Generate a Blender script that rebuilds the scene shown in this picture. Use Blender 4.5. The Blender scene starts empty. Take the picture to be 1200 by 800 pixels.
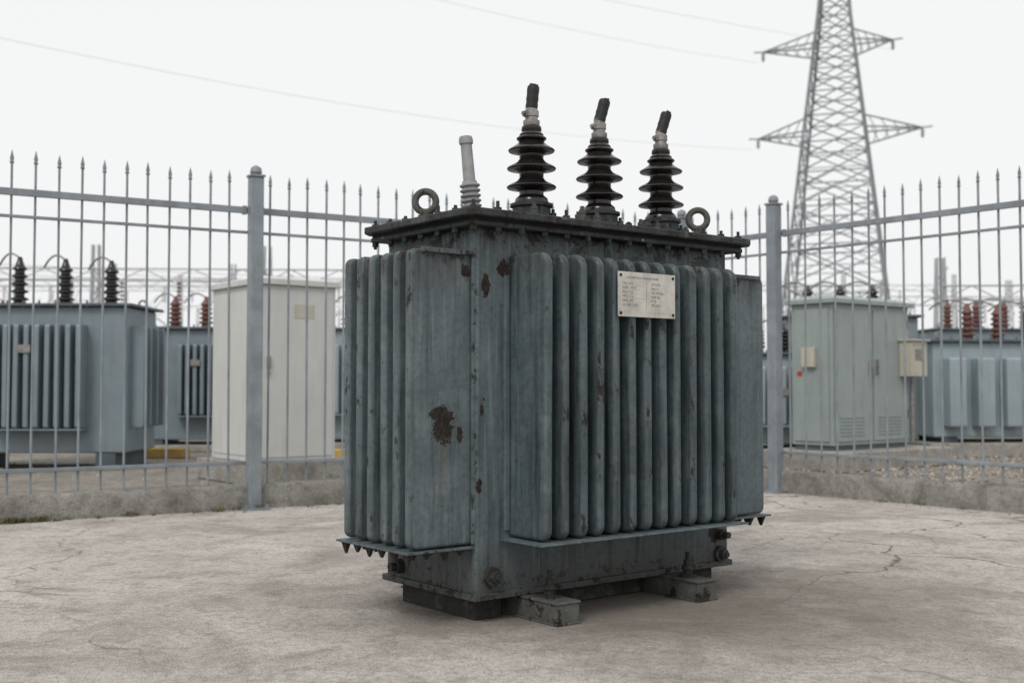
import bpy, bmesh, math, random
from mathutils import Vector, Matrix
random.seed(7)
scene=bpy.context.scene
col=scene.collection
# ------------------------------------------------------------------ node helpers
def new_mat(name):
    m=bpy.data.materials.new(name); m.use_nodes=True
    nt=m.node_tree; b=nt.nodes['Principled BSDF']
    return m,nt,b
class N:
    def __init__(s,nt): s.nt=nt; s.l=nt.links
    def node(s,t,**k):
        n=s.nt.nodes.new(t)
        for a,v in k.items(): setattr(n,a,v)
        return n
    def setin(s,sock,v):
        if isinstance(v,bpy.types.NodeSocket): s.l.new(v,sock)
        else: sock.default_value=v
    def coord(s): return s.node('ShaderNodeTexCoord').outputs['Object']
    def map(s,v,scale=(1,1,1),loc=(0,0,0)):
        n=s.node('ShaderNodeMapping'); s.setin(n.inputs['Vector'],v); n.inputs['Scale'].default_value=scale; n.inputs['Location'].default_value=loc
        return n.outputs[0]
    def noise(s,v,scale,detail=4,rough=.55,dist=0):
        n=s.node('ShaderNodeTexNoise'); s.setin(n.inputs['Vector'],v)
        n.inputs['Scale'].default_value=scale; n.inputs['Detail'].default_value=detail
        n.inputs['Roughness'].default_value=rough; n.inputs['Distortion'].default_value=dist
        return n.outputs[0]
    def noisec(s,v,scale,detail=3):
        n=s.node('ShaderNodeTexNoise'); s.setin(n.inputs['Vector'],v); n.inputs['Scale'].default_value=scale; n.inputs['Detail'].default_value=detail
        return n.outputs[1]
    def rng(s,v,a,b,c=0,d=1,smooth=False):
        n=s.node('ShaderNodeMapRange'); s.setin(n.inputs[0],v)
        n.inputs[1].default_value=a; n.inputs[2].default_value=b; n.inputs[3].default_value=c; n.inputs[4].default_value=d
        if smooth: n.interpolation_type='SMOOTHSTEP'
        return n.outputs[0]
    def math(s,op,a,b=0.0):
        n=s.node('ShaderNodeMath',operation=op); s.setin(n.inputs[0],a); s.setin(n.inputs[1],b); return n.outputs[0]
    def vmath(s,op,a,b):
        n=s.node('ShaderNodeVectorMath',operation=op); s.setin(n.inputs[0],a); s.setin(n.inputs[1],b); return n
    def length(s,v):
        n=s.node('ShaderNodeVectorMath',operation='LENGTH'); s.l.new(v,n.inputs[0]); return n.outputs['Value']
    def mix(s,f,a,b,blend='MIX'):
        n=s.node('ShaderNodeMix',data_type='RGBA',blend_type=blend)
        s.setin(n.inputs[0],f)
        for i,v in ((6,a),(7,b)):
            if not isinstance(v,bpy.types.NodeSocket) and len(v)==3: v=(*v,1)
            s.setin(n.inputs[i],v)
        return n.outputs[2]
    def bump(s,h,strength=.3,dist=.01,normal=None):
        n=s.node('ShaderNodeBump'); s.setin(n.inputs['Height'],h); n.inputs['Strength'].default_value=strength; n.inputs['Distance'].default_value=dist
        if normal: s.setin(n.inputs['Normal'],normal)
        return n.outputs[0]
def paint(name,base,rust=.66,edge=None,eth=.555,escale=(1,1,1),rough=.5,spots=(),grime=.5,streak=True,chips=None,low=None,high=None,k=1.0,spec=.28):
    m,nt,b=new_mat(name); n=N(nt); c=n.coord()
    sep=n.node('ShaderNodeSeparateXYZ'); n.l.new(c,sep.inputs[0]); X,Y,Z=sep.outputs
    big=n.noise(c,2.3*k,4,.6)
    colr=n.mix(n.rng(big,.3,.7),tuple(x*.74 for x in base),tuple(x*1.26 for x in base))
    fine=n.noise(c,42*k,4,.7)
    colr=n.mix(n.rng(fine,.42,.72,0,.55),colr,tuple(x*.45 for x in base))
    med=n.noise(c,9*k,5,.7)
    colr=n.mix(n.rng(med,.52,.7,0,.38),colr,(.19,.205,.205))
    if streak:
        st=n.noise(n.map(c,(17*k,17*k,1.1*k)),1.6,4,.6)
        colr=n.mix(n.rng(st,.48,.72,0,.85*grime),colr,tuple(x*.25 for x in base))
        st2=n.noise(n.map(c,(34*k,34*k,1.6*k),(3,5,1)),1.5,4,.6)
        colr=n.mix(n.rng(st2,.57,.72,0,.55*grime),colr,tuple(min(1,x*1.6+.03) for x in base))
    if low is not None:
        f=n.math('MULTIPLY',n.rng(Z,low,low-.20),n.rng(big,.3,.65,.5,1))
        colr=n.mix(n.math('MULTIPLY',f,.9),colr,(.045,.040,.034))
    rn=n.noise(c,11*k,6,.74,.4)
    mask=n.rng(rn,rust,rust+.03)
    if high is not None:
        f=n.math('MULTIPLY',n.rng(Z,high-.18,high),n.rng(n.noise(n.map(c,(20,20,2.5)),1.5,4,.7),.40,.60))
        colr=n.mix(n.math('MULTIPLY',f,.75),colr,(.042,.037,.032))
        mask=n.math('MAXIMUM',mask,n.math('MULTIPLY',n.rng(Z,high-.12,high+.01),n.rng(rn,rust-.13,rust-.10)))
    if edge:
        e=None
        for grp in edge:
            q=None
            for (ax,a_,b_) in grp:
                v=n.rng((X,Y,Z)[ax],a_,b_); q=v if q is None else n.math('MULTIPLY',q,v)
            e=q if e is None else n.math('MAXIMUM',e,q)
        en=n.rng(n.noise(n.map(c,escale,(1,2,3)),22*k,5,.7),eth,eth+.04)
        mask=n.math('MAXIMUM',mask,n.math('MULTIPLY',n.math('MULTIPLY',e,en),.92))
    for (p,r,sq) in spots:
        dv=n.vmath('MULTIPLY',n.vmath('SUBTRACT',c,p).outputs[0],sq).outputs[0]
        q=n.math('ADD',n.length(dv),n.rng(n.noise(c,24,5,.75),.3,.7,-r*.6,r*.6))
        mask=n.math('MAXIMUM',mask,n.rng(q,r,r*.88))
        if r>.04:
            for (ox,wd,ln_,cc,ff) in ((.0,.011,.10,(.165,.13,.088),.75),(.016,.007,.07,(.15,.12,.09),.55),(-.022,.006,.06,(.10,.085,.07),.5)):
                dv2=n.vmath('SUBTRACT',c,(p[0]+ox,p[1],p[2]-.06-ln_)).outputs[0]
                wob=n.vmath('ADD',dv2,n.vmath('MULTIPLY',n.noisec(n.map(c,(14,14,9)),1.0,3),(.016,0,0)).outputs[0]).outputs[0]
                l2=n.length(n.vmath('MULTIPLY',n.vmath('ADD',wob,(-.008,0,0)).outputs[0],(1,.3,wd/(ln_*1.2))).outputs[0])
                br=n.rng(n.noise(n.map(c,(90,90,9)),1.3,3,.7),.36,.58,.2,1)
                colr=n.mix(n.math('MULTIPLY',n.rng(l2,wd*1.2,wd*.15,0,ff),br),colr,cc)
    rc=n.mix(n.rng(n.noise(c,60*k,3,.7),.42,.7),(.016,.014,.013),(.052,.034,.026))
    colr=n.mix(mask,colr,rc)
    if chips:
        cn=n.noise(n.map(c,(1,1,.6),(7,3,9)),9*k,6,.72,.3)
        colr=n.mix(n.rng(cn,chips,chips+.015),colr,(.36,.37,.36))
    n.l.new(colr,b.inputs['Base Color'])
    n.l.new(n.math('ADD',n.rng(mask,0,1,rough,.85),n.rng(med,.3,.7,-.10,.14)),b.inputs['Roughness'])
    hh=n.math('ADD',n.math('MULTIPLY',n.noise(c,42*k,2,.7),.30),n.math('MULTIPLY',n.noise(c,5*k,2,.5),2.4))
    n.l.new(n.bump(hh,.45,.008),b.inputs['Normal'])
    b.inputs['Specular IOR Level'].default_value=spec
    return m
def simple(name,base,rough=.6,metal=0,var=.25,sc=6,spec=.4,bump=.15,dirt=None):
    m,nt,b=new_mat(name); n=N(nt); c=n.coord()
    a=n.noise(c,sc,4,.65)
    colr=n.mix(n.rng(a,.3,.7),tuple(x*(1-var) for x in base),tuple(min(1,x*(1+var)) for x in base))
    if dirt:
        st=n.noise(n.map(c,(9,9,1.1)),1.5,4,.65)
        colr=n.mix(n.rng(st,.5,.75,0,dirt),colr,(.16,.14,.115))
    n.l.new(colr,b.inputs['Base Color']); b.inputs['Roughness'].default_value=rough; b.inputs['Metallic'].default_value=metal
    b.inputs['Specular IOR Level'].default_value=spec
    if bump: n.l.new(n.bump(n.noise(c,sc*8,2,.6),bump,.003),b.inputs['Normal'])
    return m
# ------------------------------------------------------------------ mesh helper
class M:
    def __init__(s): s.v=[]; s.f=[]
    def add(s,vs,fs):
        o=len(s.v); s.v+= [tuple(p) for p in vs]; s.f+=[tuple(i+o for i in f) for f in fs]
    def box(s,x0,x1,y0,y1,z0,z1,mat=None):
        vs=[Vector(p) for p in ((x0,y0,z0),(x1,y0,z0),(x1,y1,z0),(x0,y1,z0),(x0,y0,z1),(x1,y0,z1),(x1,y1,z1),(x0,y1,z1))]
        if mat is not None: vs=[mat@p for p in vs]
        s.add(vs,[(3,2,1,0),(4,5,6,7),(0,1,5,4),(1,2,6,5),(2,3,7,6),(3,0,4,7)])
    def cyl(s,p0,p1,r0,r1=None,n=12,rot=0):
        if r1 is None: r1=r0
        p0=Vector(p0);p1=Vector(p1); d=(p1-p0).normalized()
        up=Vector((0,0,1)) if abs(d.z)<.9 else Vector((1,0,0))
        a=d.cross(up).normalized(); b=d.cross(a).normalized()
        vs=[];
        for p,r in ((p0,r0),(p1,r1)):
            for i in range(n):
                t=2*math.pi*i/n+rot; vs.append(p+a*math.cos(t)*r+b*math.sin(t)*r)
        fs=[(i,(i+1)%n,n+(i+1)%n,n+i) for i in range(n)]+[tuple(range(n))[::-1],tuple(range(n,2*n))]
        s.add(vs,fs)
    def lathe(s,prof,mat=Matrix(),n=28):
        vs=[];fs=[]
        for r,z in prof:
            for i in range(n):
                t=2*math.pi*i/n; vs.append(mat@Vector((r*math.cos(t),r*math.sin(t),z)))
        for j in range(len(prof)-1):
            for i in range(n):
                fs.append((j*n+i,j*n+(i+1)%n,(j+1)*n+(i+1)%n,(j+1)*n+i))
        fs.append(tuple(range(n))[::-1]); k=(len(prof)-1)*n; fs.append(tuple(range(k,k+n)))
        s.add(vs,fs)
    def tube(s,pts,r,n=8):
        pts=[Vector(p) for p in pts]; rs=r if isinstance(r,(list,tuple)) else [r]*len(pts)
        vs=[];fs=[]; ref=Vector((.3,.2,1)).normalized()
        for k,p in enumerate(pts):
            d=(pts[min(k+1,len(pts)-1)]-pts[max(k-1,0)]).normalized()
            a=d.cross(ref)
            if a.length<1e-3: a=d.cross(Vector((1,0,0)))
            a.normalize(); b=d.cross(a).normalized()
            for i in range(n):
                t=2*math.pi*i/n; vs.append(p+(a*math.cos(t)+b*math.sin(t))*rs[k])
        for j in range(len(pts)-1):
            for i in range(n): fs.append((j*n+i,j*n+(i+1)%n,(j+1)*n+(i+1)%n,(j+1)*n+i))
        fs.append(tuple(range(n))[::-1]); k=(len(pts)-1)*n; fs.append(tuple(range(k,k+n)))
        s.add(vs,fs)
    def ring(s,c,R,r,axis,n=28,m=10):
        c=Vector(c); ax=Vector(axis).normalized(); up=Vector((0,0,1)); a=ax.cross(up).normalized()
        vs=[];fs=[]
        for i in range(n):
            t=2*math.pi*i/n; d=a*math.cos(t)+up*math.sin(t)
            for j in range(m):
                u=2*math.pi*j/m; vs.append(c+d*(R+r*math.cos(u))+ax*r*math.sin(u))
        for i in range(n):
            for j in range(m): fs.append((i*m+j,i*m+(j+1)%m,((i+1)%n)*m+(j+1)%m,((i+1)%n)*m+j))
        s.add(vs,fs)
    def obj(s,name,mat,parent=None,bevel=0,seg=2,ang=35,smooth=True):
        me=bpy.data.meshes.new(name); me.from_pydata(s.v,[],s.f); me.update()
        bm=bmesh.new(); bm.from_mesh(me); bmesh.ops.recalc_face_normals(bm,faces=bm.faces)
        for f in bm.faces: f.smooth=smooth
        if smooth and not bevel:
            for e in bm.edges:
                if len(e.link_faces)==2 and e.calc_face_angle(0)>math.radians(ang): e.smooth=False
        bm.to_mesh(me); bm.free()
        me.materials.append(mat)
        o=bpy.data.objects.new(name,me); col.objects.link(o)
        if parent: o.parent=parent
        if bevel:
            md=o.modifiers.new('bevel','BEVEL'); md.width=bevel; md.segments=seg; md.limit_method='ANGLE'; md.angle_limit=math.radians(ang); md.harden_normals=True
        return o
def empty(name,loc=(0,0,0),rz=0,sc=1):
    e=bpy.data.objects.new(name,None); col.objects.link(e); e.location=loc; e.rotation_euler=(0,0,rz); e.scale=(sc,)*3; e.empty_display_size=.2
    return e
# ------------------------------------------------------------------ materials
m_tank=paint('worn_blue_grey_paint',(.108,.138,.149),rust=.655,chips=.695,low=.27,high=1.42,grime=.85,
   edge=[[(0,.016,.004),(1,.016,.004)],[(2,.18,.07)]],eth=.54,
   spots=[((.045,0,1.22),.020,(1,1,.4)),((.13,0,1.29),.026,(1,1,.7)),((.03,0,.75),.010,(1,1,.35)),((.018,0,.47),.012,(1,1,.35)),((1.3,0,.2),.03,(1,1,.7))])
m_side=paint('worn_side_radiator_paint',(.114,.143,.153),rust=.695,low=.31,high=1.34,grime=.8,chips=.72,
   edge=[[(0,-.255,-.274)],[(2,.285,.258)]],eth=.585,escale=(1,1,.45),
   spots=[((-.135,.014,.70),.052,(1,1,.72)),((-.058,.014,.66),.014,(1,1,.4)),((-.03,.014,1.27),.022,(1,1,.6))])
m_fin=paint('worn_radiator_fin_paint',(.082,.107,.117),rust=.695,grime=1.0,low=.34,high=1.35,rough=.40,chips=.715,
   edge=[[(1,-.203,-.217)]],eth=.59,escale=(1,1,.4))
m_lid=paint('grimy_lid_paint',(.034,.040,.041),rust=.58,grime=.6,rough=.6,edge=[[(1,-.05,-.07)],[(0,-.05,-.07)]],chips=.67)
m_iron=paint('rusty_dark_iron',(.033,.033,.030),rust=.55,grime=.4,rough=.75,streak=False)
m_foot=paint('weathered_skid_steel',(.088,.089,.079),rust=.57,grime=.4,rough=.75,streak=False)
m_rubber=simple('black_gasket',(.012,.012,.012),.8)
m_porc=simple('dark_brown_porcelain',(.015,.012,.0115),.20,var=.4,sc=9,spec=.5,bump=.05)
m_porc_red=simple('red_brown_porcelain',(.13,.055,.047),.4,var=.3,sc=9)
m_cap=simple('dull_terminal_metal',(.26,.25,.235),.5,.5,.4,30)
m_greyins=simple('grey_silicone',(.25,.26,.26),.6,0,.2,20,dirt=.4)
m_cable=simple('black_cable',(.015,.015,.015),.55,0,.3,40)
m_plate=simple('engraved_nameplate_metal',(.53,.515,.47),.42,.1,.18,18,dirt=.5)
m_ink=simple('plate_lettering',(.12,.12,.11),.6,bump=0)
m_fence=simple('galvanised_blue_grey_fence',(.225,.255,.28),.5,.1,.24,5,dirt=.4)
m_white=simple('off_white_cabinet_paint',(.55,.555,.535),.5,0,.05,2.5,dirt=.15)
m_green=simple('grey_green_cabinet_paint',(.28,.325,.315),.5,0,.08,2.5,dirt=.3)
m_bg=simple('pale_blue_transformer_paint',(.19,.235,.26),.5,0,.12,2.5,dirt=.38)
m_bg2=simple('light_blue_transformer_paint',(.28,.34,.365),.5,0,.1,2.5,dirt=.28)
m_bgd=simple('dark_lid_paint',(.085,.105,.115),.6,0,.2,4)
m_cream=simple('cream_meter_box',(.46,.435,.36),.5,0,.08,6,dirt=.25)
m_yellow=simple('yellow_painted_kerb',(.42,.28,.08),.8,0,.25,6,dirt=.6)
m_galv=simple('galvanised_lattice_steel',(.24,.25,.265),.6,.1,.15,1)
m_galv2=simple('pale_galvanised_steel',(.40,.41,.425),.6,.1,.1,1,bump=0)
m_wire=simple('aluminium_conductor',(.50,.50,.51),.6,.1,.05,1,bump=0)
m_red=simple('red_bus_marker',(.35,.05,.03),.6)
def concrete(name,a,bc,sc=1.0,pave=False,bumpd=.01,stain=(.15,.135,.115),con=1.0):
    m,nt,b=new_mat(name); n=N(nt); c=n.coord()
    big=n.noise(c,.5*sc,5,.62,.3); mid=n.noise(c,1.7*sc,7,.72,.5); fine=n.noise(c,38*sc,4,.72); grit=n.noise(c,140*sc,2,.6)
    colr=n.mix(n.rng(big,.36,.62),a,bc)
    colr=n.mix(n.rng(mid,.47,.66,0,.78*con),colr,stain)
    m2=n.noise(n.map(c,(1,1,1),(13,7,0)),1.1*sc,7,.74,.8)
    colr=n.mix(n.rng(m2,.52,.64,0,.6),colr,tuple(min(1,x*1.2) for x in bc))
    m3=n.noise(n.map(c,(1,1,1),(3,27,0)),8*sc,6,.78)
    colr=n.mix(n.rng(m3,.50,.68,0,.65*con),colr,tuple(x*.6 for x in stain))
    colr=n.mix(n.rng(fine,.42,.70,.0,.65),colr,tuple(x*.45 for x in a))
    colr=n.mix(n.rng(grit,.54,.68,0,.7),colr,(.10,.09,.078))
    colr=n.mix(n.rng(grit,.44,.30,0,.4),colr,(.66,.63,.585))
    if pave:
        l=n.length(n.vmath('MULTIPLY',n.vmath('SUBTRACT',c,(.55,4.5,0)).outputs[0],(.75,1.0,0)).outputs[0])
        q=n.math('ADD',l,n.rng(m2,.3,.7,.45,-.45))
        colr=n.mix(n.rng(q,1.2,.35,0,.78),colr,(.125,.108,.090))  # dirt around the feet, darkened further to paint in a deeper contact shadow
        wc=n.vmath('ADD',c,n.vmath('MULTIPLY',n.noisec(c,1.6,7),(.9,.9,0)).outputs[0]).outputs[0]
        sp=n.node('ShaderNodeSeparateXYZ'); n.l.new(c,sp.inputs[0])
        v=n.node('ShaderNodeTexVoronoi',feature='DISTANCE_TO_EDGE'); n.l.new(wc,v.inputs['Vector']); v.inputs['Scale'].default_value=.30
        cr=n.math('MULTIPLY',n.rng(v.outputs[0],.0032,.0008),n.rng(n.noise(n.map(c,(1,1,1),(5,1,0)),.6,3),.44,.52))
        v2=n.node('ShaderNodeTexVoronoi',feature='DISTANCE_TO_EDGE'); n.l.new(n.map(wc,(1,1,1),(3,8,0)),v2.inputs['Vector']); v2.inputs['Scale'].default_value=.6
        cr2=n.math('MULTIPLY',n.rng(v2.outputs[0],.008,.002,0,1),n.math('MULTIPLY',n.rng(sp.outputs[0],.8,1.8),n.rng(n.noise(n.map(c,(1,1,1),(15,4,0)),.8,3),.34,.46)))
        cr=n.math('MAXIMUM',n.math('MULTIPLY',cr,.6),cr2)
        colr=n.mix(n.math('MULTIPLY',cr,.8),colr,(.075,.066,.057))
    h=n.math('ADD',n.math('MULTIPLY',n.noise(c,38*sc,2,.72),.5),n.math('ADD',n.math('MULTIPLY',grit,.35),n.noise(c,2.6*sc,3,.7)))
    n.l.new(colr,b.inputs['Base Color'])
    b.inputs['Roughness'].default_value=.9; b.inputs['Specular IOR Level'].default_value=.2
    n.l.new(n.bump(h,.6,bumpd),b.inputs['Normal'])
    return m
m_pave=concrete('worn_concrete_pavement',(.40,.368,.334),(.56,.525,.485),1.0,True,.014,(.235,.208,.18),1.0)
m_curb=concrete('weathered_kerb_concrete',(.25,.24,.22),(.37,.355,.33),2.2,False,.02,(.11,.10,.085))
m_plinth=concrete('plinth_concrete',(.32,.305,.275),(.43,.41,.375),2,False,.01,(.19,.17,.15))
m_ground=concrete('dusty_yard_ground',(.25,.23,.20),(.35,.32,.28),2.2,False,.02,(.14,.125,.10))
m_stone=simple('gravel_stone',(.34,.305,.265),.9,0,.45,5,.2)
# ------------------------------------------------------------------ ground
LO=Vector((-3.15,7.12,0)); LD=Vector((math.cos(math.radians(31)),math.sin(math.radians(31)),0)); LN=Vector((-LD.y,LD.x,0))
RO=Vector((2.156,9.13,0)); RD=Vector((.631,-.776,0)).normalized(); RN=Vector((-RD.y,RD.x,0))
TC=5.44; SC=-1.02
CORN=LO+LD*TC
g=M(); g.add([(-400,-60,-.004),(400,-60,-.004),(400,700,-.004),(-400,700,-.004)],[(0,1,2,3)]); g.obj('ground',m_ground)
g=M(); a=LO+LD*-14; b_=RO+RD*16
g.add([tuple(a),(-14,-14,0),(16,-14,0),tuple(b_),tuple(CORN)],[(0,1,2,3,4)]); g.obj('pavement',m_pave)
# ------------------------------------------------------------------ curbs
def jitter_curb(name,o,d,nrm,t0,t1):
    m=M(); n=int((t1-t0)/.05); prof=[(-.09,-.02),(-.088,.06),(-.084,.145),(-.070,.166),(.08,.170),(.095,.155),(.1,-.02)]
    vs=[];fs=[]; chip=0
    for i in range(n+1):
        t=t0+(t1-t0)*i/n
        if random.random()<.06: chip=random.uniform(.01,.03)
        elif random.random()<.5: chip=0
        for j,(x,z) in enumerate(prof):
            jx=random.uniform(-.005,.005) if z>0 else 0; jz=random.uniform(-.007,.004) if z>.1 else 0
            if j in (2,3): jx+=chip; jz-=chip*.8
            p=o+d*t+nrm*(x+jx); vs.append((p.x,p.y,z+jz))
    k=len(prof)
    for i in range(n):
        for j in range(k-1): fs.append((i*k+j,(i+1)*k+j,(i+1)*k+j+1,i*k+j+1))
    fs.append(tuple(range(k))); fs.append(tuple(range(n*k,n*k+k))[::-1])
    m.add(vs,fs); return m.obj(name,m_curb,ang=60)
jitter_curb('concrete_kerb',LO,LD,LN,-9,TC+.02)
jitter_curb('concrete_kerb',RO,RD,RN,SC+.12,9)
# ------------------------------------------------------------------ fences
def fence(o,d,nrm,t0,t1,posts,phase,sp):
    e=empty('metal_fence',(o.x,o.y,0),math.atan2(d.y,d.x))
    m=M()
    for p in posts:
        m.box(p-.045,p+.045,-.142,-.052,0.0,2.27)
    m.obj('posts',m_fence,e,.008)
    m=M()
    for p in posts:
        m.box(p-.052,p+.052,-.149,-.045,2.271,2.286); m.lathe([(.03,2.286),(.042,2.306),(.036,2.335),(.012,2.352)],Matrix.Translation((p,-.097,0)),12)
        m.box(p-.09,p+.09,-.19,-.092,0.002,.014)
        for sx in (-.07,.07): m.cyl((p+sx,-.17,.014),(p+sx,-.17,.035),.012,n=6)
    m.obj('post_caps_and_base_plates',m_fence,e)
    m=M()
    ps=sorted(posts); segs=[]; cur=t0
    for p in ps+[t1]:
        if p-cur>.15: segs.append((cur,p))
        cur=p
    for (a,b) in segs:
        m.box(a+.001,b-.001,-.050,-.028,2.025,2.07)
        m.box(a+.001,b-.001,-.046,-.030,1.885,1.905)
        m.box(a+.001,b-.001,-.048,-.028,.30,.325)
        for q in (a+.046,b-.076):
            m.box(q,q+.03,-.056,-.024,2.018,2.077)
    m.obj('rails',m_fence,e,.003,1)
    m=M()
    t=t0+phase
    while t<t1:
        if all(abs(t-p)>.03 for p in posts):
            dx=random.uniform(-.005,.005); lean=random.uniform(-.009,.009); h=random.uniform(-.010,.010)
            m.cyl((t+dx,-.018,.165),(t+dx+lean,-.018,2.235+h),.008,n=6)
            m.lathe([(.008,0),(.015,.012),(.009,.02),(.013,.035),(.001,.09)],Matrix.Translation((t+dx+lean,-.018,2.225+h)),6)
        t+=sp
    m.obj('pickets',m_fence,e)
    return e
fence(LO,LD,LN,-7,TC-.03,[-4.2,-1.32,1.56,4.42],.018+7-.139*50,.139)
fence(RO,RD,RN,SC+.06,8,[-.98,0.0,3.05,6.1],.03,.145)
# ------------------------------------------------------------------ main transformer
S=.96; ang=math.radians(38.3)
T=empty('power_transformer',(-.136*S,4.25*S,.85*(1-S)),ang,S)
GZ=-.0354
L,W=1.4,.615
m=M(); m.box(0,L,0,W,.058,1.442); m.obj('tank',m_tank,T,.018,4)
m=M(); m.box(-.012,L+.012,-.012,W+.012,.050,.075); m.obj('tank_bottom_flange',m_tank,T,.004)
m=M()
m.box(.131,.155,-.012,.01,.30,1.30)
m.box(-.012,.01,.004,.014,.26,1.34)
m.obj('weld_strips',m_tank,T,.003)
m=M(); m.box(-.05,L+.05,-.05,W+.05,1.436,1.455); m.obj('tank_top_flange',m_lid,T,.004)
m=M(); m.box(-.045,L+.045,-.045,W+.045,1.4555,1.466); m.obj('lid_gasket',m_rubber,T)
def clipped(x0,x1,y0,y1,z0,z1,c):
    o=[(x0+c,y0),(x1-c,y0),(x1,y0+c),(x1,y1-c),(x1-c,y1),(x0+c,y1),(x0,y1-c),(x0,y0+c)]
    vs=[(x,y,z0) for x,y in o]+[(x,y,z1) for x,y in o]
    return vs,[tuple(range(8))[::-1],tuple(range(8,16))]+[(i,(i+1)%8,8+(i+1)%8,8+i) for i in range(8)]
m=M(); m.add(*clipped(-.088,L+.108,-.085,W+.085,1.4665,1.496,.045)); m.obj('lid',m_lid,T,.006)
m=M(); m.add(*clipped(-.02,L+.02,-.02,W+.02,1.4965,1.509,.04)); m.obj('lid_raised_plate',m_lid,T,.006)
m=M()
def lidbolt(x,y):
    h=random.uniform(-.008,.012)
    m.cyl((x,y,1.408),(x,y,1.524+h),.007,n=8)
    m.cyl((x,y,1.418),(x,y,1.4358),.014,n=6,rot=random.random())
    m.cyl((x,y,1.4965),(x,y,1.511),.015,n=6,rot=random.random())
nb=13
for i in range(nb+1):
    x=-.036+(L+.072)*i/nb
    lidbolt(x,-.036); lidbolt(x,W+.036)
for i in range(1,6):
    y=-.036+(W+.072)*i/6; lidbolt(-.036,y); lidbolt(L+.036,y)
m.obj('lid_bolts',m_lid,T)
def fin_mesh(m,org,out,across,D,th,z0,z1,rt=.055,rb=.04):
    org=Vector(org); out=Vector(out); ac=Vector(across)
    pts=[(-.02,z0),(D-rb,z0)]
    for i in range(1,7):
        t=math.pi/2*i/6; pts.append((D-rb+rb*math.sin(t),z0+rb-rb*math.cos(t)))
    pts.append((D,z1-rt))
    for i in range(1,9):
        t=math.pi/2*i/8; pts.append((D-rt+rt*math.cos(t),z1-rt+rt*math.sin(t)))
    pts.append((-.02,z1)); k=len(pts)
    vs=[]
    w=random.uniform(-.004,.004); w2=random.uniform(-.004,.004); dd=random.uniform(-.003,.003)
    for sgn in (-1,1):
        for d,z in pts:
            ww=(w+(w2-w)*(z-z0)/(z1-z0)) if d>.05 else 0
            vs.append(org+out*(d+(dd if d>.05 else 0))+ac*(sgn*th/2+ww)+Vector((0,0,z)))
    fs=[tuple(range(k))[::-1],tuple(range(k,2*k))]+[(i,(i+1)%k,k+(i+1)%k,k+i) for i in range(k)]
    m.add(vs,fs)
Z0,Z1=.275,1.34
nf=13; p=(1.2-.175)/(nf-1)
for nm,y,sg in (('front_radiator_fins',0,-1),('back_radiator_fins',W,1)):
    m=M()
    for i in range(nf):
        fin_mesh(m,(.178+i*p,y,0),(0,sg,0),(1,0,0),.22,.039,Z0,Z1)
    m.obj(nm,m_fin,T,.0165,4,50)
for nm,x,sg in (('left_radiator_fins',0,-1),('right_radiator_fins',L,1)):
    m=M()
    for i in range(6):
        fin_mesh(m,(x,.040+i*.0865,0),(sg,0,0),(0,1,0),.275,.040,Z0-.018,Z1,.03,.03)
    m.obj(nm,m_side,T,.014,4,50)
m=M()
for x,sg in ((0,-1),(L,1)):
    a0,a1=sorted((x+sg*.004,x+sg*.298))
    m.box(a0,a1,.000,.505,Z0-.031,Z0-.023)
    b0,b1=sorted((x+sg*.004,x+sg*.235))
    m.box(b0,b1,.003,.0155,Z1-.012,Z1+.006)
m.box(.11,1.245,-.250,-.004,Z0-.010,Z0-.003)
m.box(.11,1.245,W+.004,W+.250,Z0-.010,Z0-.003)
m.obj('radiator_support_bars',m_tank,T,.002,1)
m=M()
def tooth(x,y,w,h):
    z=Z0-.031
    vs=[(x-.012,y-w,z),(x+.012,y-w,z),(x+.012,y+w,z),(x-.012,y+w,z),(x-.003,y-.005,z-h),(x+.003,y-.005,z-h),(x+.003,y+.005,z-h),(x-.003,y+.005,z-h)]
    m.add(vs,[(0,1,2,3),(4,5,6,7),(0,1,5,4),(1,2,6,5),(2,3,7,6),(3,0,4,7)])
for x,sg in ((0,-1),(L,1)):
    for i in range(6):
        for q,hh in ((.27,.040),(.19,.035),(.11,.035),(.04,.03)):
            tooth(x+sg*q,.04+i*.0865,.019,hh+random.uniform(-.010,.006))
m.obj('drain_lugs',m_iron,T)
m=M()
m.box(.045,.17,.06,.56,GZ,.050); m.box(L-.17,L-.045,.06,.56,GZ,.050)
m.box(.17,L-.17,.10,.17,GZ+.004,.048); m.box(.17,L-.17,.45,.52,GZ+.004,.048)
m.obj('base_frame',m_iron,T,.004)
m=M()
for x0 in (.213,.965):
    w_=.118
    m.box(x0,x0+w_,-.215,.83,.040,.0495)
    m.box(x0+.005,x0+w_-.005,-.211,.825,GZ+.008,.0398)
    m.box(x0-.003,x0+w_+.003,-.218,.833,GZ,GZ+.009)
m.obj('skid_beams',m_foot,T,.003)
m=M()
for x0 in (.213,.965):
    for yy in (-.10,W+.1):
        c=(x0+.062,yy)
        m.cyl((*c,.0495),(*c,.150),.009,n=8)
        m.cyl((*c,.0497),(*c,.060),.032,n=16); m.cyl((*c,.060),(*c,.082),.021,n=6)
        m.cyl((*c,.082),(*c,.098),.028,.018,n=12); m.cyl((*c,.098),(*c,.118),.018,n=6)
m.obj('holding_down_bolts',m_iron,T)
m=M()
for x,z in ((.075,.135),(1.335,.105)):
    m.cyl((x,.005,z),(x,-.018,z),.036,n=20); m.cyl((x,-.018,z),(x,-.042,z),.022,n=6); m.cyl((x,-.042,z),(x,-.052,z),.012,n=12)
m.cyl((1.335,.005,.19),(1.335,-.03,.19),.024,n=12); m.cyl((1.335,-.03,.19),(1.335,-.06,.19),.015,n=6)
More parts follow.
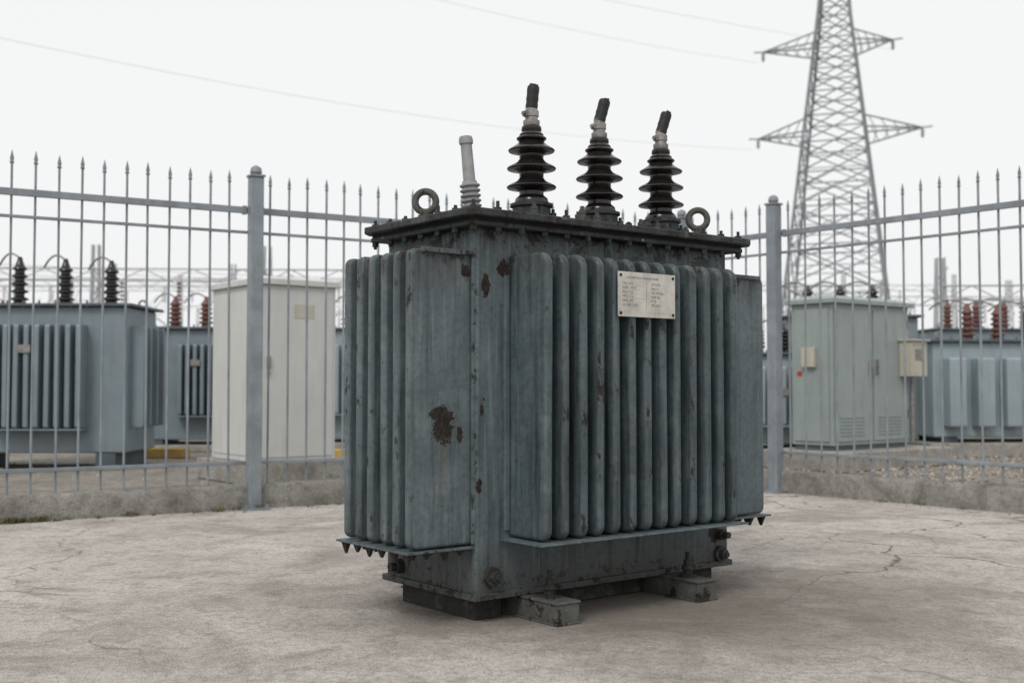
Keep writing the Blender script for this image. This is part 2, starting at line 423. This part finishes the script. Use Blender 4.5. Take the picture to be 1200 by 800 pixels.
m.cyl((.005,.5,.12),(-.03,.5,.12),.03,n=16); m.cyl((-.03,.5,.12),(-.055,.5,.12),.019,n=6)
m.obj('drain_and_earth_bosses',m_iron,T)
def shed(z,R,r,dz=.020):
    return [(r,z+dz+.014),(r+.012,z+dz),(R-.014,z+.007),(R-.003,z+.001),(R,z-.004),(R-.003,z-.009),(R-.014,z-.010),(r+.016,z-.012),(r,z-.022)]
def bushing_profile():
    pr=[(.030,1.905),(.040,1.900),(.042,1.885),(.036,1.878)]
    pr+=shed(1.855,.062,.038,.012)
    for z,R in ((1.806,.096),(1.732,.101),(1.655,.102)): pr+=shed(z,R,.050)
    pr+=[(.050,1.618),(.066,1.605),(.070,1.590),(.070,1.57)]
    return pr[::-1]
bx=(.417,.793,1.168); by=.18
m=M(); mc=M(); mf=M(); mk=M()
for i,x in enumerate(bx):
    tm=Matrix.Translation((x,by,0)) 
    m.lathe(bushing_profile(),tm,36)
    mf.lathe([(.098,1.5095),(.098,1.526),(.080,1.530),(.078,1.566),(.088,1.570),(.088,1.582),(.071,1.586)],tm,32)
    for k in range(6):
        t=k*math.pi/3+.3; cx=x+.088*math.cos(t); cy=by+.088*math.sin(t)
        mf.cyl((cx,cy,1.526),(cx,cy,1.560),.007,n=8); mf.cyl((cx,cy,1.527),(cx,cy,1.545),.014,n=6)
    mc.lathe([(.030,1.900),(.034,1.908),(.034,1.925),(.026,1.929),(.026,1.940),(.030,1.942),(.030,1.965),(.024,1.970),(.024,1.985)],tm,20)
    mc.box(x-.038,x-.024,by-.012,by+.012,1.940,1.962); mc.cyl((x-.03,by,1.951),(x-.047,by,1.951),.009,n=6)
    lean=(.006,.018,.020)[i]; pts=[]
    for k in range(8):
        q=k/7; pts.append((x+lean*q*1.2,by-lean*.7*q,1.975+.092*q))
    mk.tube(pts,[.025+.001*math.sin(k*2.5) for k in range(8)],14)
    for k in range(7):
        t=k*2*math.pi/6; rr=.013 if k<6 else 0
        px,py,pz=pts[-1]; mk.cyl((px+rr*math.cos(t),py+rr*math.sin(t),pz-.01),(px+rr*math.cos(t)+.002,py+rr*math.sin(t),pz+.006+random.uniform(0,.006)),.0065,n=6)
m.obj('bushing_insulators',m_porc,T,ang=50)
mf.obj('bushing_flanges',m_lid,T)
mc.obj('bushing_terminals',m_cap,T)
mk.obj('cable_stubs',m_cable,T,ang=60)
m=M(); tm=Matrix.Translation((.095,.15,1.5095))@Matrix.Rotation(math.radians(-5),4,Vector((.6,.8,0)))
m.lathe([(.026,.10),(.026,.12),(.024,.125),(.022,.27),(.027,.275),(.028,.290),(.024,.303),(.010,.307)],tm,20)
m.obj('vent_tube',m_greyins,T)
m=M(); pr=[(.046,0),(.046,.018)]
for k in range(5): pr+=[(.030,.022+k*.02),(.040,.028+k*.02),(.040,.033+k*.02),(.030,.039+k*.02)]
pr+=[(.028,.128)]
m.lathe(pr,tm,24); m.obj('vent_tube_base',m_greyins,T)
m=M()
for (x,y,z) in ((.045,.40,1.583),(1.322,.10,1.592)):
    m.ring((x,y,z),.042,.0145,(.66,.75,0)); m.cyl((x,y,1.509),(x,y,1.542),.020,n=12); m.cyl((x,y,1.5095),(x,y,1.520),.034,n=16)
for (x,y,h) in ((.30,.02,.045),(.56,.03,.06),(.60,.10,.05),(.66,.05,.045),(.94,.04,.05),(.98,.12,.055),(1.0,.04,.04),(1.26,.03,.035),(.22,.3,.05)):
    m.cyl((x,y,1.508),(x,y,1.510+h),.008,n=8); m.cyl((x,y,1.5095),(x,y,1.510+h*.45),.017,n=6); m.cyl((x,y,1.510+h*.5),(x,y,1.510+h*.75),.014,n=6)
m.obj('lifting_eyes_and_studs',m_foot,T)
m=M(); m.box(.507,.822,-.2335,-.2305,1.110,1.284); m.obj('nameplate',m_plate,T,.001,1)
m=M()
for x in (.535,.79): 
    m.box(x-.012,x+.012,-.2302,-.20,1.13,1.265)
m.obj('nameplate_brackets',m_iron,T)
m=M()
for x in (.521,.808):
    for z in (1.124,1.270):
        m.cyl((x,-.233,z),(x,-.2365,z),.006,n=12)
m.obj('nameplate_screws',m_iron,T)
def text(s,x,z,size):
    cu=bpy.data.curves.new('plate_text','FONT'); cu.body=s; cu.size=size; cu.extrude=.0002; cu.resolution_u=1
    cu.materials.append(m_ink)
    o=bpy.data.objects.new('nameplate_text',cu); col.objects.link(o); o.parent=T; o.location=(x,-.2337,z); o.rotation_euler=(math.pi/2,0,0)
text('DISTRIBUTION TRANSFORMER',.555,1.258,.0125)
for i,(a1,b1) in enumerate((('TYPE  630/10','630 kVA'),('RATED  10000 V','Dyn 11'),('FREQ  50 Hz','OIL 310 kg'),('IMPED  4.5 %','1820 kg'),('SERIAL  0847','IP 23'),('COOLING ONAN','YR 2006'))):
    text(a1,.530,1.236-.0165*i,.0105); text(b1,.685,1.236-.0165*i,.0150)
m=M()
for i in range(6): m.box(.528,.645,-.2339,-.2334,1.2315-.0165*i,1.2320-.0165*i)
m.box(.660,.6606,-.2339,-.2334,1.14,1.25)
m.box(.675,.80,-.2339,-.2334,1.128,1.1284)
m.obj('nameplate_rules',m_ink,T)
# ------------------------------------------------------------------ background transformers
def bg_transformer(loc,rz,Lx,Wy,H,z0,mt,fins,fin_th,bush,redm,plinth=True,fz=(.25,.85),bars=True,finD=.2):
    e=empty('power_transformer',(*loc,0),rz)
    if plinth:
        m=M(); m.box(-.15,Lx+.15,-.25,Wy+.2,0,z0); m.obj('plinth',m_plinth,e,.01)
    m=M(); m.box(0,Lx,0,Wy,z0+.06,H-.03); m.obj('tank',mt,e,.02)
    m=M(); m.box(-.06,Lx+.06,-.06,Wy+.06,H-.028,H); 
    for i in range(int(Lx/.16)): m.cyl((.05+i*.16,-.04,H-.05),(.05+i*.16,-.04,H+.03),.012,n=6)
    m.box(.1,.3,.0,Wy,0 if not plinth else z0,z0+.058); m.box(Lx-.3,Lx-.1,0,Wy,0 if not plinth else z0,z0+.058)
    m.obj('lid_and_skids',m_bgd,e,.004,1)
    m=M(); zz0=z0+(H-z0)*fz[0]; zz1=z0+(H-z0)*fz[1]
    for (x0,x1,n) in fins:
        for i in range(n):
            x=x0+(x1-x0)*i/max(1,n-1)
            fin_mesh(m,(x,0,0),(0,-1,0),(1,0,0),finD,fin_th,zz0,zz1,.03,.03)
        if bars:
            m.box(x0-.05,x1+.05,-finD-.012,-.004,zz0-.02,zz0-.006)
    for i in range(4): fin_mesh(m,(Lx,Wy*(.15+.23*i),0),(1,0,0),(0,1,0),.14,.04,zz0,zz1,.03,.03)
    m.obj('radiator_fins',mt,e,fin_th*.3,2,50)
    m=M(); mw=M(); tops=[]
    for (x,y,hh) in bush:
        pr=[(.065,H),(.065,H+.05)]; ns=5
        for k in range(ns):
            z=H+.07+(hh-.12)*k/ns; R=.095-.005*k
            pr+=[(.05,z-.015),(R,z),(R-.004,z+.014),(.05,z+.034)]
        pr+=[(.03,H+hh-.04),(.02,H+hh)]
        m.lathe(pr,Matrix.Translation((x,y,0)),14); tops.append((x,y,H+hh))
    m.obj('bushing_insulators',m_porc_red if redm else m_porc,e)
    for i,(x,y,z) in enumerate(tops):
        pts=[]
        for k in range(9):
            q=k/8; pts.append((x-.35*q,y+.3*q,z-.02+.10*math.sin(q*math.pi*.8)-(.10*q*q)))
        mw.tube(pts,.011,6)
    mw.obj('bushing_leads',m_cap,e)
    m=M(); m.box(Lx*.5-.06,Lx*.5+.06,-.02-(finD if fins else 0),-.012-(finD if fins else 0),H-.5,H-.42)
    for (x,y) in ((.12,.1),(Lx-.12,Wy-.1)): m.ring((x,y,H+.05),.04,.012,(0,1,0),14,6)
    m.obj('lifting_eyes_and_plate',m_cap,e)
    return e
bg_transformer((-5.75,11.5),0,1.88,.95,1.66,.10,m_bg,[(.64,1.46,9)],.05,[(.60,.45,.52),(1.08,.45,.50),(1.56,.45,.48)],False,False,fz=(.20,.86))
bg_transformer((-4.75,14.6),math.radians(3),1.5,.9,1.58,.08,m_bg,[(.55,1.2,8)],.045,[(.35,.4,.42),(.75,.4,.42),(1.15,.4,.42)],True)
bg_transformer((-3.2,15.2),math.radians(3),2.2,1.0,1.60,.08,m_bg2,[(.3,1.9,12)],.06,[(.5,.4,.42),(1.1,.4,.42),(1.7,.4,.42)],True)
bg_transformer((5.0,13.6),math.radians(4),2.2,.9,1.38,.16,m_bg2,[(.22,1.95,6)],.21,[(.62,.4,.46),(1.0,.4,.44),(1.38,.4,.44)],True,fz=(.15,.82),bars=False)
bg_transformer((2.6,13.4),math.radians(-8),1.1,.8,1.22,.10,m_bg2,[(.2,.9,7)],.05,[(.3,.4,.35),(.6,.4,.35)],False)
bg_transformer((3.4,14.2),math.radians(-5),1.6,.8,1.70,.10,m_bg,[(.2,1.4,9)],.05,[(.32,.3,.40),(.72,.3,.40),(1.12,.3,.40)],False)
bg_transformer((8.0,14.6),math.radians(4),1.8,.9,1.5,.16,m_bg2,[(.22,1.55,6)],.18,[(.4,.4,.46),(.9,.4,.44),(1.4,.4,.44)],True,bars=False)
bg_transformer((7.2,19.5),math.radians(2),2.2,.9,1.8,.16,m_bg,[(.22,1.9,12)],.08,[(.4,.4,.5),(.9,.4,.5),(1.4,.4,.5)],True,bars=False)
bg_transformer((-9.6,18),math.radians(0),2.4,.9,1.7,.16,m_bg2,[(.22,1.9,12)],.08,[(.4,.4,.5),(.9,.4,.5),(1.4,.4,.5)],True,bars=False)
# ------------------------------------------------------------------ cabinets
def hiproof(m,x0,x1,y0,y1,z,h1,h2,ins):
    m.add([(x0,y0,z),(x1,y0,z),(x1,y1,z),(x0,y1,z),(x0,y0,z+h1),(x1,y0,z+h1),(x1,y1,z+h1),(x0,y1,z+h1),(x0+ins,y0+ins,z+h2),(x1-ins,y0+ins,z+h2),(x1-ins,y1-ins,z+h2),(x0+ins,y1-ins,z+h2)],
      [(3,2,1,0),(0,1,5,4),(1,2,6,5),(2,3,7,6),(3,0,4,7),(4,5,9,8),(5,6,10,9),(6,7,11,10),(7,4,8,11),(8,9,10,11)])
def cabinet_white():
    e=empty('electrical_cabinet',(-2.147,9.7,0),ang)
    X,Y=.74,.94; z0,z1=.185,1.70
    m=M(); m.box(-.10,X+.10,-.10,Y+.10,0,z0-.002); m.obj('plinth',m_plinth,e,.008)
    m=M(); m.box(0,X,0,Y,z0,z1); m.obj('body',m_white,e,.006)
    m=M(); hiproof(m,-.035,X+.035,-.035,Y+.035,z1+.001,.05,.078,.1); m.obj('roof',m_white,e,.004)
    m=M(); m.box(.03,X-.03,-.008,-.001,z0+.04,z1-.04); m.box(-.008,-.001,.05,Y-.05,z0+.05,z1-.05); m.obj('doors',m_white,e,.003)
    m=M(); m.box(.075,.10,-.03,-.0085,.98,1.09); m.cyl((.087,-.0085,.94),(.087,-.022,.94),.014,n=12)
    m.obj('door_handle',m_cap,e)
    m=M(); m.box(.33,.52,-.011,-.0085,1.42,1.54); m.obj('label_plate',m_cream,e)
cabinet_white()
def cabinet_green():
    e=empty('electrical_cabinet',(3.19,11.4,0),ang)
    X,Y=1.33,.50; z0,z1=.235,1.66
    m=M(); m.box(-.25,X+.35,-.3,Y+.2,0,z0-.05); m.obj('plinth',m_plinth,e,.01)
    m=M(); m.box(.02,X-.02,.02,Y-.02,z0-.05,z0); m.obj('base_channel',m_bgd,e)
    m=M(); m.box(0,X,0,Y,z0,z1); m.obj('body',m_green,e,.006)
    m=M(); hiproof(m,-.05,X+.05,-.05,Y+.05,z1+.001,.045,.09,.15); m.obj('roof',m_green,e,.004)
    m=M()
    for a0,a1 in ((.03,.65),(.68,1.30)): m.box(a0,a1,-.014,-.001,z0+.04,z1-.05)
    m.box(-.014,-.001,.04,Y-.04,z0+.04,z1-.05)
    m.obj('doors',m_green,e,.003)
    m=M()
    for a0 in (.10,.75):
        for k in range(6): m.box(a0,a0+.4,-.022,-.0145,z0+.10+k*.035,z0+.115+k*.035)
    m.obj('louvres',m_green,e)
    m=M(); m.box(.595,.615,-.045,-.0145,.95,1.1); m.box(.715,.735,-.045,-.0145,.95,1.1)
    for z in (.5,1.0,1.45): m.cyl((.04,-.02,z),(.04,-.02,z+.08),.01,n=8); m.cyl((1.29,-.02,z),(1.29,-.02,z+.08),.01,n=8)
    m.obj('handles_and_hinges',m_cap,e)
    m=M(); m.box(-.06,-.0145,.18,.34,1.02,1.22); m.obj('small_box',m_cream,e,.006)
    m=M(); m.box(X-.20,X+.10,-.16,-.016,.93,1.30); m.box(X-.22,X+.12,-.19,-.014,1.301,1.32); m.obj('meter_box',m_cream,e,.006)
    m=M(); m.cyl((X-.05,-.07,.235),(X-.05,-.07,.93),.018,n=10); m.box(X-.13,X+.02,-.163,-.161,1.1,1.22); m.obj('conduit',m_cap,e)
    m=M(); m.box(-.016,-.0145,.36,.42,.93,.98); m.obj('warning_label',m_red,e)
cabinet_green()
for (x0,x1,y) in ((-4.75,-3.75,13.2),(-2.2,-1.5,13.0)):
    m=M(); m.box(x0,x1,y,y+.2,0,.11); m.obj('yellow_kerb',m_yellow,bevel=.01)
# ------------------------------------------------------------------ gravel and weeds
m=M()
ico=bmesh.new(); bmesh.ops.create_icosphere(ico,subdivisions=1,radius=1); iv=[v.co.copy() for v in ico.verts]; iff=[tuple(v.index for v in f.verts) for f in ico.faces]; ico.free()
def stone(p,r):
    R=Matrix.Rotation(random.uniform(0,6.28),3,'Z')@Matrix.Rotation(random.uniform(0,6.28),3,'X')
    sx,sy,sz=(random.uniform(.7,1.2) for _ in range(3))
    m.add([Vector(p)+(R@Vector((v.x*sx,v.y*sy,v.z*sz)))*r*random.uniform(.85,1.1) for v in iv],iff)
cnt=0
while cnt<6500:
    p=Vector((random.uniform(2,9),random.uniform(6,14.5),0))
    if (p-RO).dot(RN)>.13:
        stone((p.x,p.y,random.uniform(-.002,.012)),random.uniform(.010,.026)); cnt+=1
cnt=0
while cnt<900:
    p=Vector((random.uniform(-7,2),random.uniform(6,13),0))
    if (p-LO).dot(LN)>.13:
        stone((p.x,p.y,-.002),random.uniform(.005,.016)); cnt+=1
m.obj('gravel',m_stone,smooth=False)
m=M()
for i in range(420):
    if random.random()<.5:
        t=random.uniform(-3,5); p=LO+LD*t-LN*(.1+abs(random.gauss(0,.12)))
    else:
        t=random.uniform(-1,5); p=RO+RD*t-RN*(.1+abs(random.gauss(0,.12)))
    stone((p.x,p.y,.002),random.uniform(.003,.009))
for i in range(320):
    p=(random.uniform(-3.5,3.5),random.uniform(2.2,8)); stone((*p,.001),random.uniform(.0015,.0045))
m.obj('loose_grit',m_stone,smooth=False)
m_weed=simple('dry_weeds',(.15,.145,.07),.8,0,.5,12)
m=M()
def tuft(p,n,h):
    for i in range(n):
        a_=random.uniform(0,6.28); r=random.uniform(0,.035); b0=Vector((p.x+r*math.cos(a_),p.y+r*math.sin(a_),.0)); hh=h*random.uniform(.4,1)
        d=Vector((math.cos(a_),math.sin(a_),0)); s_=Vector((-d.y,d.x,0))*.0025
        q1=b0+d*hh*.3+Vector((0,0,hh*.6)); q2=b0+d*hh*.9+Vector((0,0,hh*.75))
        m.add([b0-s_,b0+s_,q1+s_,q1-s_,q2],[(0,1,2,3),(3,2,4)])
for i in range(60):
    t=random.choice([random.gauss(.12,.16),random.uniform(-.2,3.4)]); tuft(LO+LD*t-LN*random.uniform(.09,.15),16,random.uniform(.02,.07))
for i in range(16): tuft(RO+RD*random.uniform(-.9,3.4)-RN*random.uniform(.09,.12),12,random.uniform(.015,.04))
m.obj('weeds',m_weed,smooth=False)
# ------------------------------------------------------------------ transmission tower
def pylon(loc,rz):
    e=empty('transmission_tower',(*loc,0),rz)
    m=M()
    w=lambda z: (6.2-4.75*z/21)/2 if z<21 else max(.25,.725-(z-21)*.05)
    zs=[0,3.2,5.8,8.0,10.0,11.8,13.4,14.8,16.1,17.3,18.4,19.5,20.6,21.7,22.8,24,25.5,27,30]
    cs=[(-1,-1),(1,-1),(1,1),(-1,1)]
    for a_,b_ in zip(zs,zs[1:]):
        wa,wb=w(a_),w(b_)
        for i in range(4):
            c=cs[i];d=cs[(i+1)%4]
            A=Vector((c[0]*wa,c[1]*wa,a_));B=Vector((c[0]*wb,c[1]*wb,b_));C=Vector((d[0]*wa,d[1]*wa,a_));D=Vector((d[0]*wb,d[1]*wb,b_))
            m.cyl(A,B,.075,n=4); m.cyl(A,D,.036,n=4); m.cyl(C,B,.036,n=4); m.cyl(B,D,.036,n=4)
            if a_<13:
                m.cyl((A+B)/2,(A+B+C+D)/4,.024,n=4); m.cyl((C+D)/2,(A+B+C+D)/4,.024,n=4)
                m.cyl((A+B)/2,(B+D)/2,.024,n=4); m.cyl((C+D)/2,(B+D)/2,.024,n=4)
    for z,hl,hr,hh in ((13.7,4.05,4.3,.95),(18.4,3.75,2.9,.9),(23.2,3.2,3.2,.9)):
        for sg,h in ((-1,hl),(1,hr)):
            ww=w(z); tip=Vector((sg*h,0,z+.35)); wt=w(z+hh)
            A=Vector((sg*ww,-ww,z));B=Vector((sg*ww,ww,z));C=Vector((sg*wt,-wt,z+hh));D=Vector((sg*wt,wt,z+hh))
            for q in (A,B,C,D): m.cyl(q,tip,.045,n=4)
            m.cyl(tip,tip+Vector((sg*.5,0,.03)),.04,n=4)
            for k in range(1,5):
                f=k/5; f2=(k-.5)/5
                for P1,P2 in ((A,C),(B,D),(A,B)):
                    m.cyl(P1.lerp(tip,f),P2.lerp(tip,f2),.024,n=4)
    m.obj('lattice',m_galv,e,smooth=False)
    m=M()
    for z,hl,hr in ((14.0,4.05,4.3),(18.7,3.75,2.9),(23.5,3.2,3.2)):
        for x in (-hl,hr):
            for k in range(4): m.cyl((x,0,z-.05-k*.11),(x,0,z-.10-k*.11),.11,.06,n=8)
            m.cyl((x,0,z+.1),(x,0,z-.5),.025,n=6)
    m.obj('insulator_strings',m_greyins,e)
PY=(17.1,60.0)
pylon(PY,math.radians(-20))
def wirecurve(m,p0,p1,sag,r=.02,n=40):
    p0=Vector(p0);p1=Vector(p1); pts=[]
    for i in range(n+1):
        q=i/n; p=p0.lerp(p1,q); p.z-=4*sag*q*(1-q); pts.append(p)
    m.tube(pts,r,5)
m_line=simple('hazed_aluminium_line',(.70,.70,.71),.7,0,.03,1,bump=0)  # distance haze is put into the pale wire colour
m=M()
R=Matrix.Rotation(math.radians(-20),3,'Z')
for (x,z,end) in ((-4.3,13.5,(-24,33,13.0)),(-4.0,18.2,(-24,36,19.6)),(3.0,18.2,(-26,31,19.0))):
    q=R@Vector((x,0,0)); wirecurve(m,(PY[0]+q.x,PY[1]+q.y,z),end,1.0,.009)
m.obj('power_lines',m_line)
# ------------------------------------------------------------------ distant gantries
def gantry(loc,rz,n,sp,h,red=True):
    e=empty('busbar_gantry',(*loc,0),rz); m=M(); mi=M(); mr=M()
    for i in range(n+1):
        x=i*sp
        for a_,b_ in ((-.14,-.14),(.14,-.14),(.14,.14),(-.14,.14)): m.cyl((x+a_,b_,0),(x+a_*.5,b_*.5,h+.6),.025,n=4)
        k=0;z=.3
        while z<h:
            s_=1 if k%2 else -1; m.cyl((x-.13*s_,-.13,z),(x+.12*s_,-.12,z+.5),.015,n=4); m.cyl((x-.13*s_,.13,z),(x+.12*s_,.12,z+.5),.015,n=4); z+=.5;k+=1
    for zz in (h,h-.3):
        m.cyl((0,-.12,zz),(n*sp,-.12,zz),.02,n=4)
    k=int(n*sp/.6)
    for i in range(k):
        x0=i*.6; a_,b_=(h,h-.3) if i%2 else (h-.3,h)
        m.cyl((x0,-.12,a_),(x0+.6,-.12,b_),.013,n=4)
    for i in range(n*3):
        x=(i+.5)*sp/3+random.uniform(-.3,.3)
        for q in range(6): mi.cyl((x,-.2,h-.35-q*.10),(x,-.2,h-.40-q*.10),.07,.035,n=8)
        mr.tube([(x,-.2,h-.95),(x+.1,-.6,h-1.3),(x+.05,-1.5,h-1.5),(x,-2.4,h-1.35)],.015,5)
        hh=h-random.uniform(1.7,2.4)
        m.cyl((x,-2.4,0),(x,-2.4,hh),.05,n=6)
        for q in range(6): mi.cyl((x,-2.4,hh+.02+q*.11),(x,-2.4,hh+.07+q*.11),.09,.045,n=8)
        mr.cyl((x-.5,-2.4,hh+.68),(x+.4,-2.4,hh+.72),.02,n=5)
        if random.random()<.5: mr.cyl((x-.1,-2.4,hh+.7),(x+random.uniform(.2,.5),-2.4,hh+random.uniform(1.2,1.6)),.018,n=5)
    m.obj('steelwork',m_galv2,e,smooth=False); mi.obj('insulators',m_porc_red if red else m_greyins,e); mr.obj('busbars',m_wire,e)
gantry((-14.5,28),math.radians(4),3,4.2,3.7)
gantry((-20,44),math.radians(2),5,4.6,4.9,False)
gantry((9.0,24),math.radians(-4),3,3.6,2.9)
gantry((13,40),math.radians(3),4,4.5,3.9,False)
gantry((-30,62),math.radians(0),9,6,6.2,False)
m=M()
for i in range(3):
    wirecurve(m,(-24,30+i*.8,4.4+i*.2),(10,38+i*.8,4.0+i*.2),.4,.010)
m.obj('overhead_bus_wires',m_wire)
m_wall=simple('pale_perimeter_wall',(.60,.60,.60),.8,0,.06,1)
m=M(); m.box(-90,110,74,74.3,0,2.6)
for i in range(41): m.box(-90+i*5-.2,-90+i*5+.2,73.9,73.999,0,2.75)
m.box(-90,110,73.88,74.42,2.601,2.7)
m.obj('perimeter_wall',m_wall)
m_leaf=simple('distant_foliage',(.12,.14,.12),.9,0,.4,.6,.1)  # greyed green: leaf colour carries the distance haze
m=M()
for i in range(900):
    x=random.uniform(-70,90); z=random.uniform(.5,3.0+.9*math.sin(x*.21)+.7*math.sin(x*.53)); y=90+random.uniform(-2,2)
    for k in range(5):
        c=Vector((x+random.gauss(0,.6),y+random.gauss(0,.6),z+random.gauss(0,.35))); 
        u=Vector((random.gauss(0,1),random.gauss(0,1),random.gauss(0,1))).normalized()*.5; v=Vector((random.gauss(0,1),random.gauss(0,1),random.gauss(0,1))).normalized()*.5
        m.add([c-u,c+v,c+u,c-v],[(0,1,2,3)])
m.obj('distant_tree_line',m_leaf,smooth=False)
# ------------------------------------------------------------------ light, sky, camera
w=bpy.data.worlds.new('World'); scene.world=w; w.use_nodes=True; nt=w.node_tree; bg=nt.nodes['Background']
sky=nt.nodes.new('ShaderNodeTexSky'); sky.sky_type='NISHITA'; sky.sun_disc=False; sky.sun_elevation=math.radians(50); sky.sun_rotation=math.radians(203); sky.dust_density=5; sky.air_density=1
hs=nt.nodes.new('ShaderNodeHueSaturation'); hs.inputs['Saturation'].default_value=.12; nt.links.new(sky.outputs[0],hs.inputs['Color'])
mx=nt.nodes.new('ShaderNodeMix'); mx.data_type='RGBA'; mx.inputs[0].default_value=.88; nt.links.new(hs.outputs[0],mx.inputs[6]); mx.inputs[7].default_value=(9.95,10.0,10.05,1)
nt.links.new(mx.outputs[2],bg.inputs['Color']); bg.inputs['Strength'].default_value=.1
sd=bpy.data.lights.new('sun','SUN'); sd.energy=1.3; sd.angle=math.radians(18); sd.color=(1,.96,.91)
so=bpy.data.objects.new('sun',sd); col.objects.link(so)
so.rotation_euler=Vector((-.3,-.7,.91)).to_track_quat('Z','Y').to_euler()
cd=bpy.data.cameras.new('camera'); cd.sensor_width=36; cd.lens=40.26; cd.clip_end=2000; cd.clip_start=.05
cd.dof.use_dof=True; cd.dof.focus_distance=4.4; cd.dof.aperture_fstop=2.8
co=bpy.data.objects.new('camera',cd); col.objects.link(co); co.location=(0,0,.85); co.rotation_euler=(math.radians(90+2.13),0,0)
scene.camera=co
scene.view_settings.view_transform='Standard'; scene.view_settings.look='None'; scene.view_settings.exposure=0
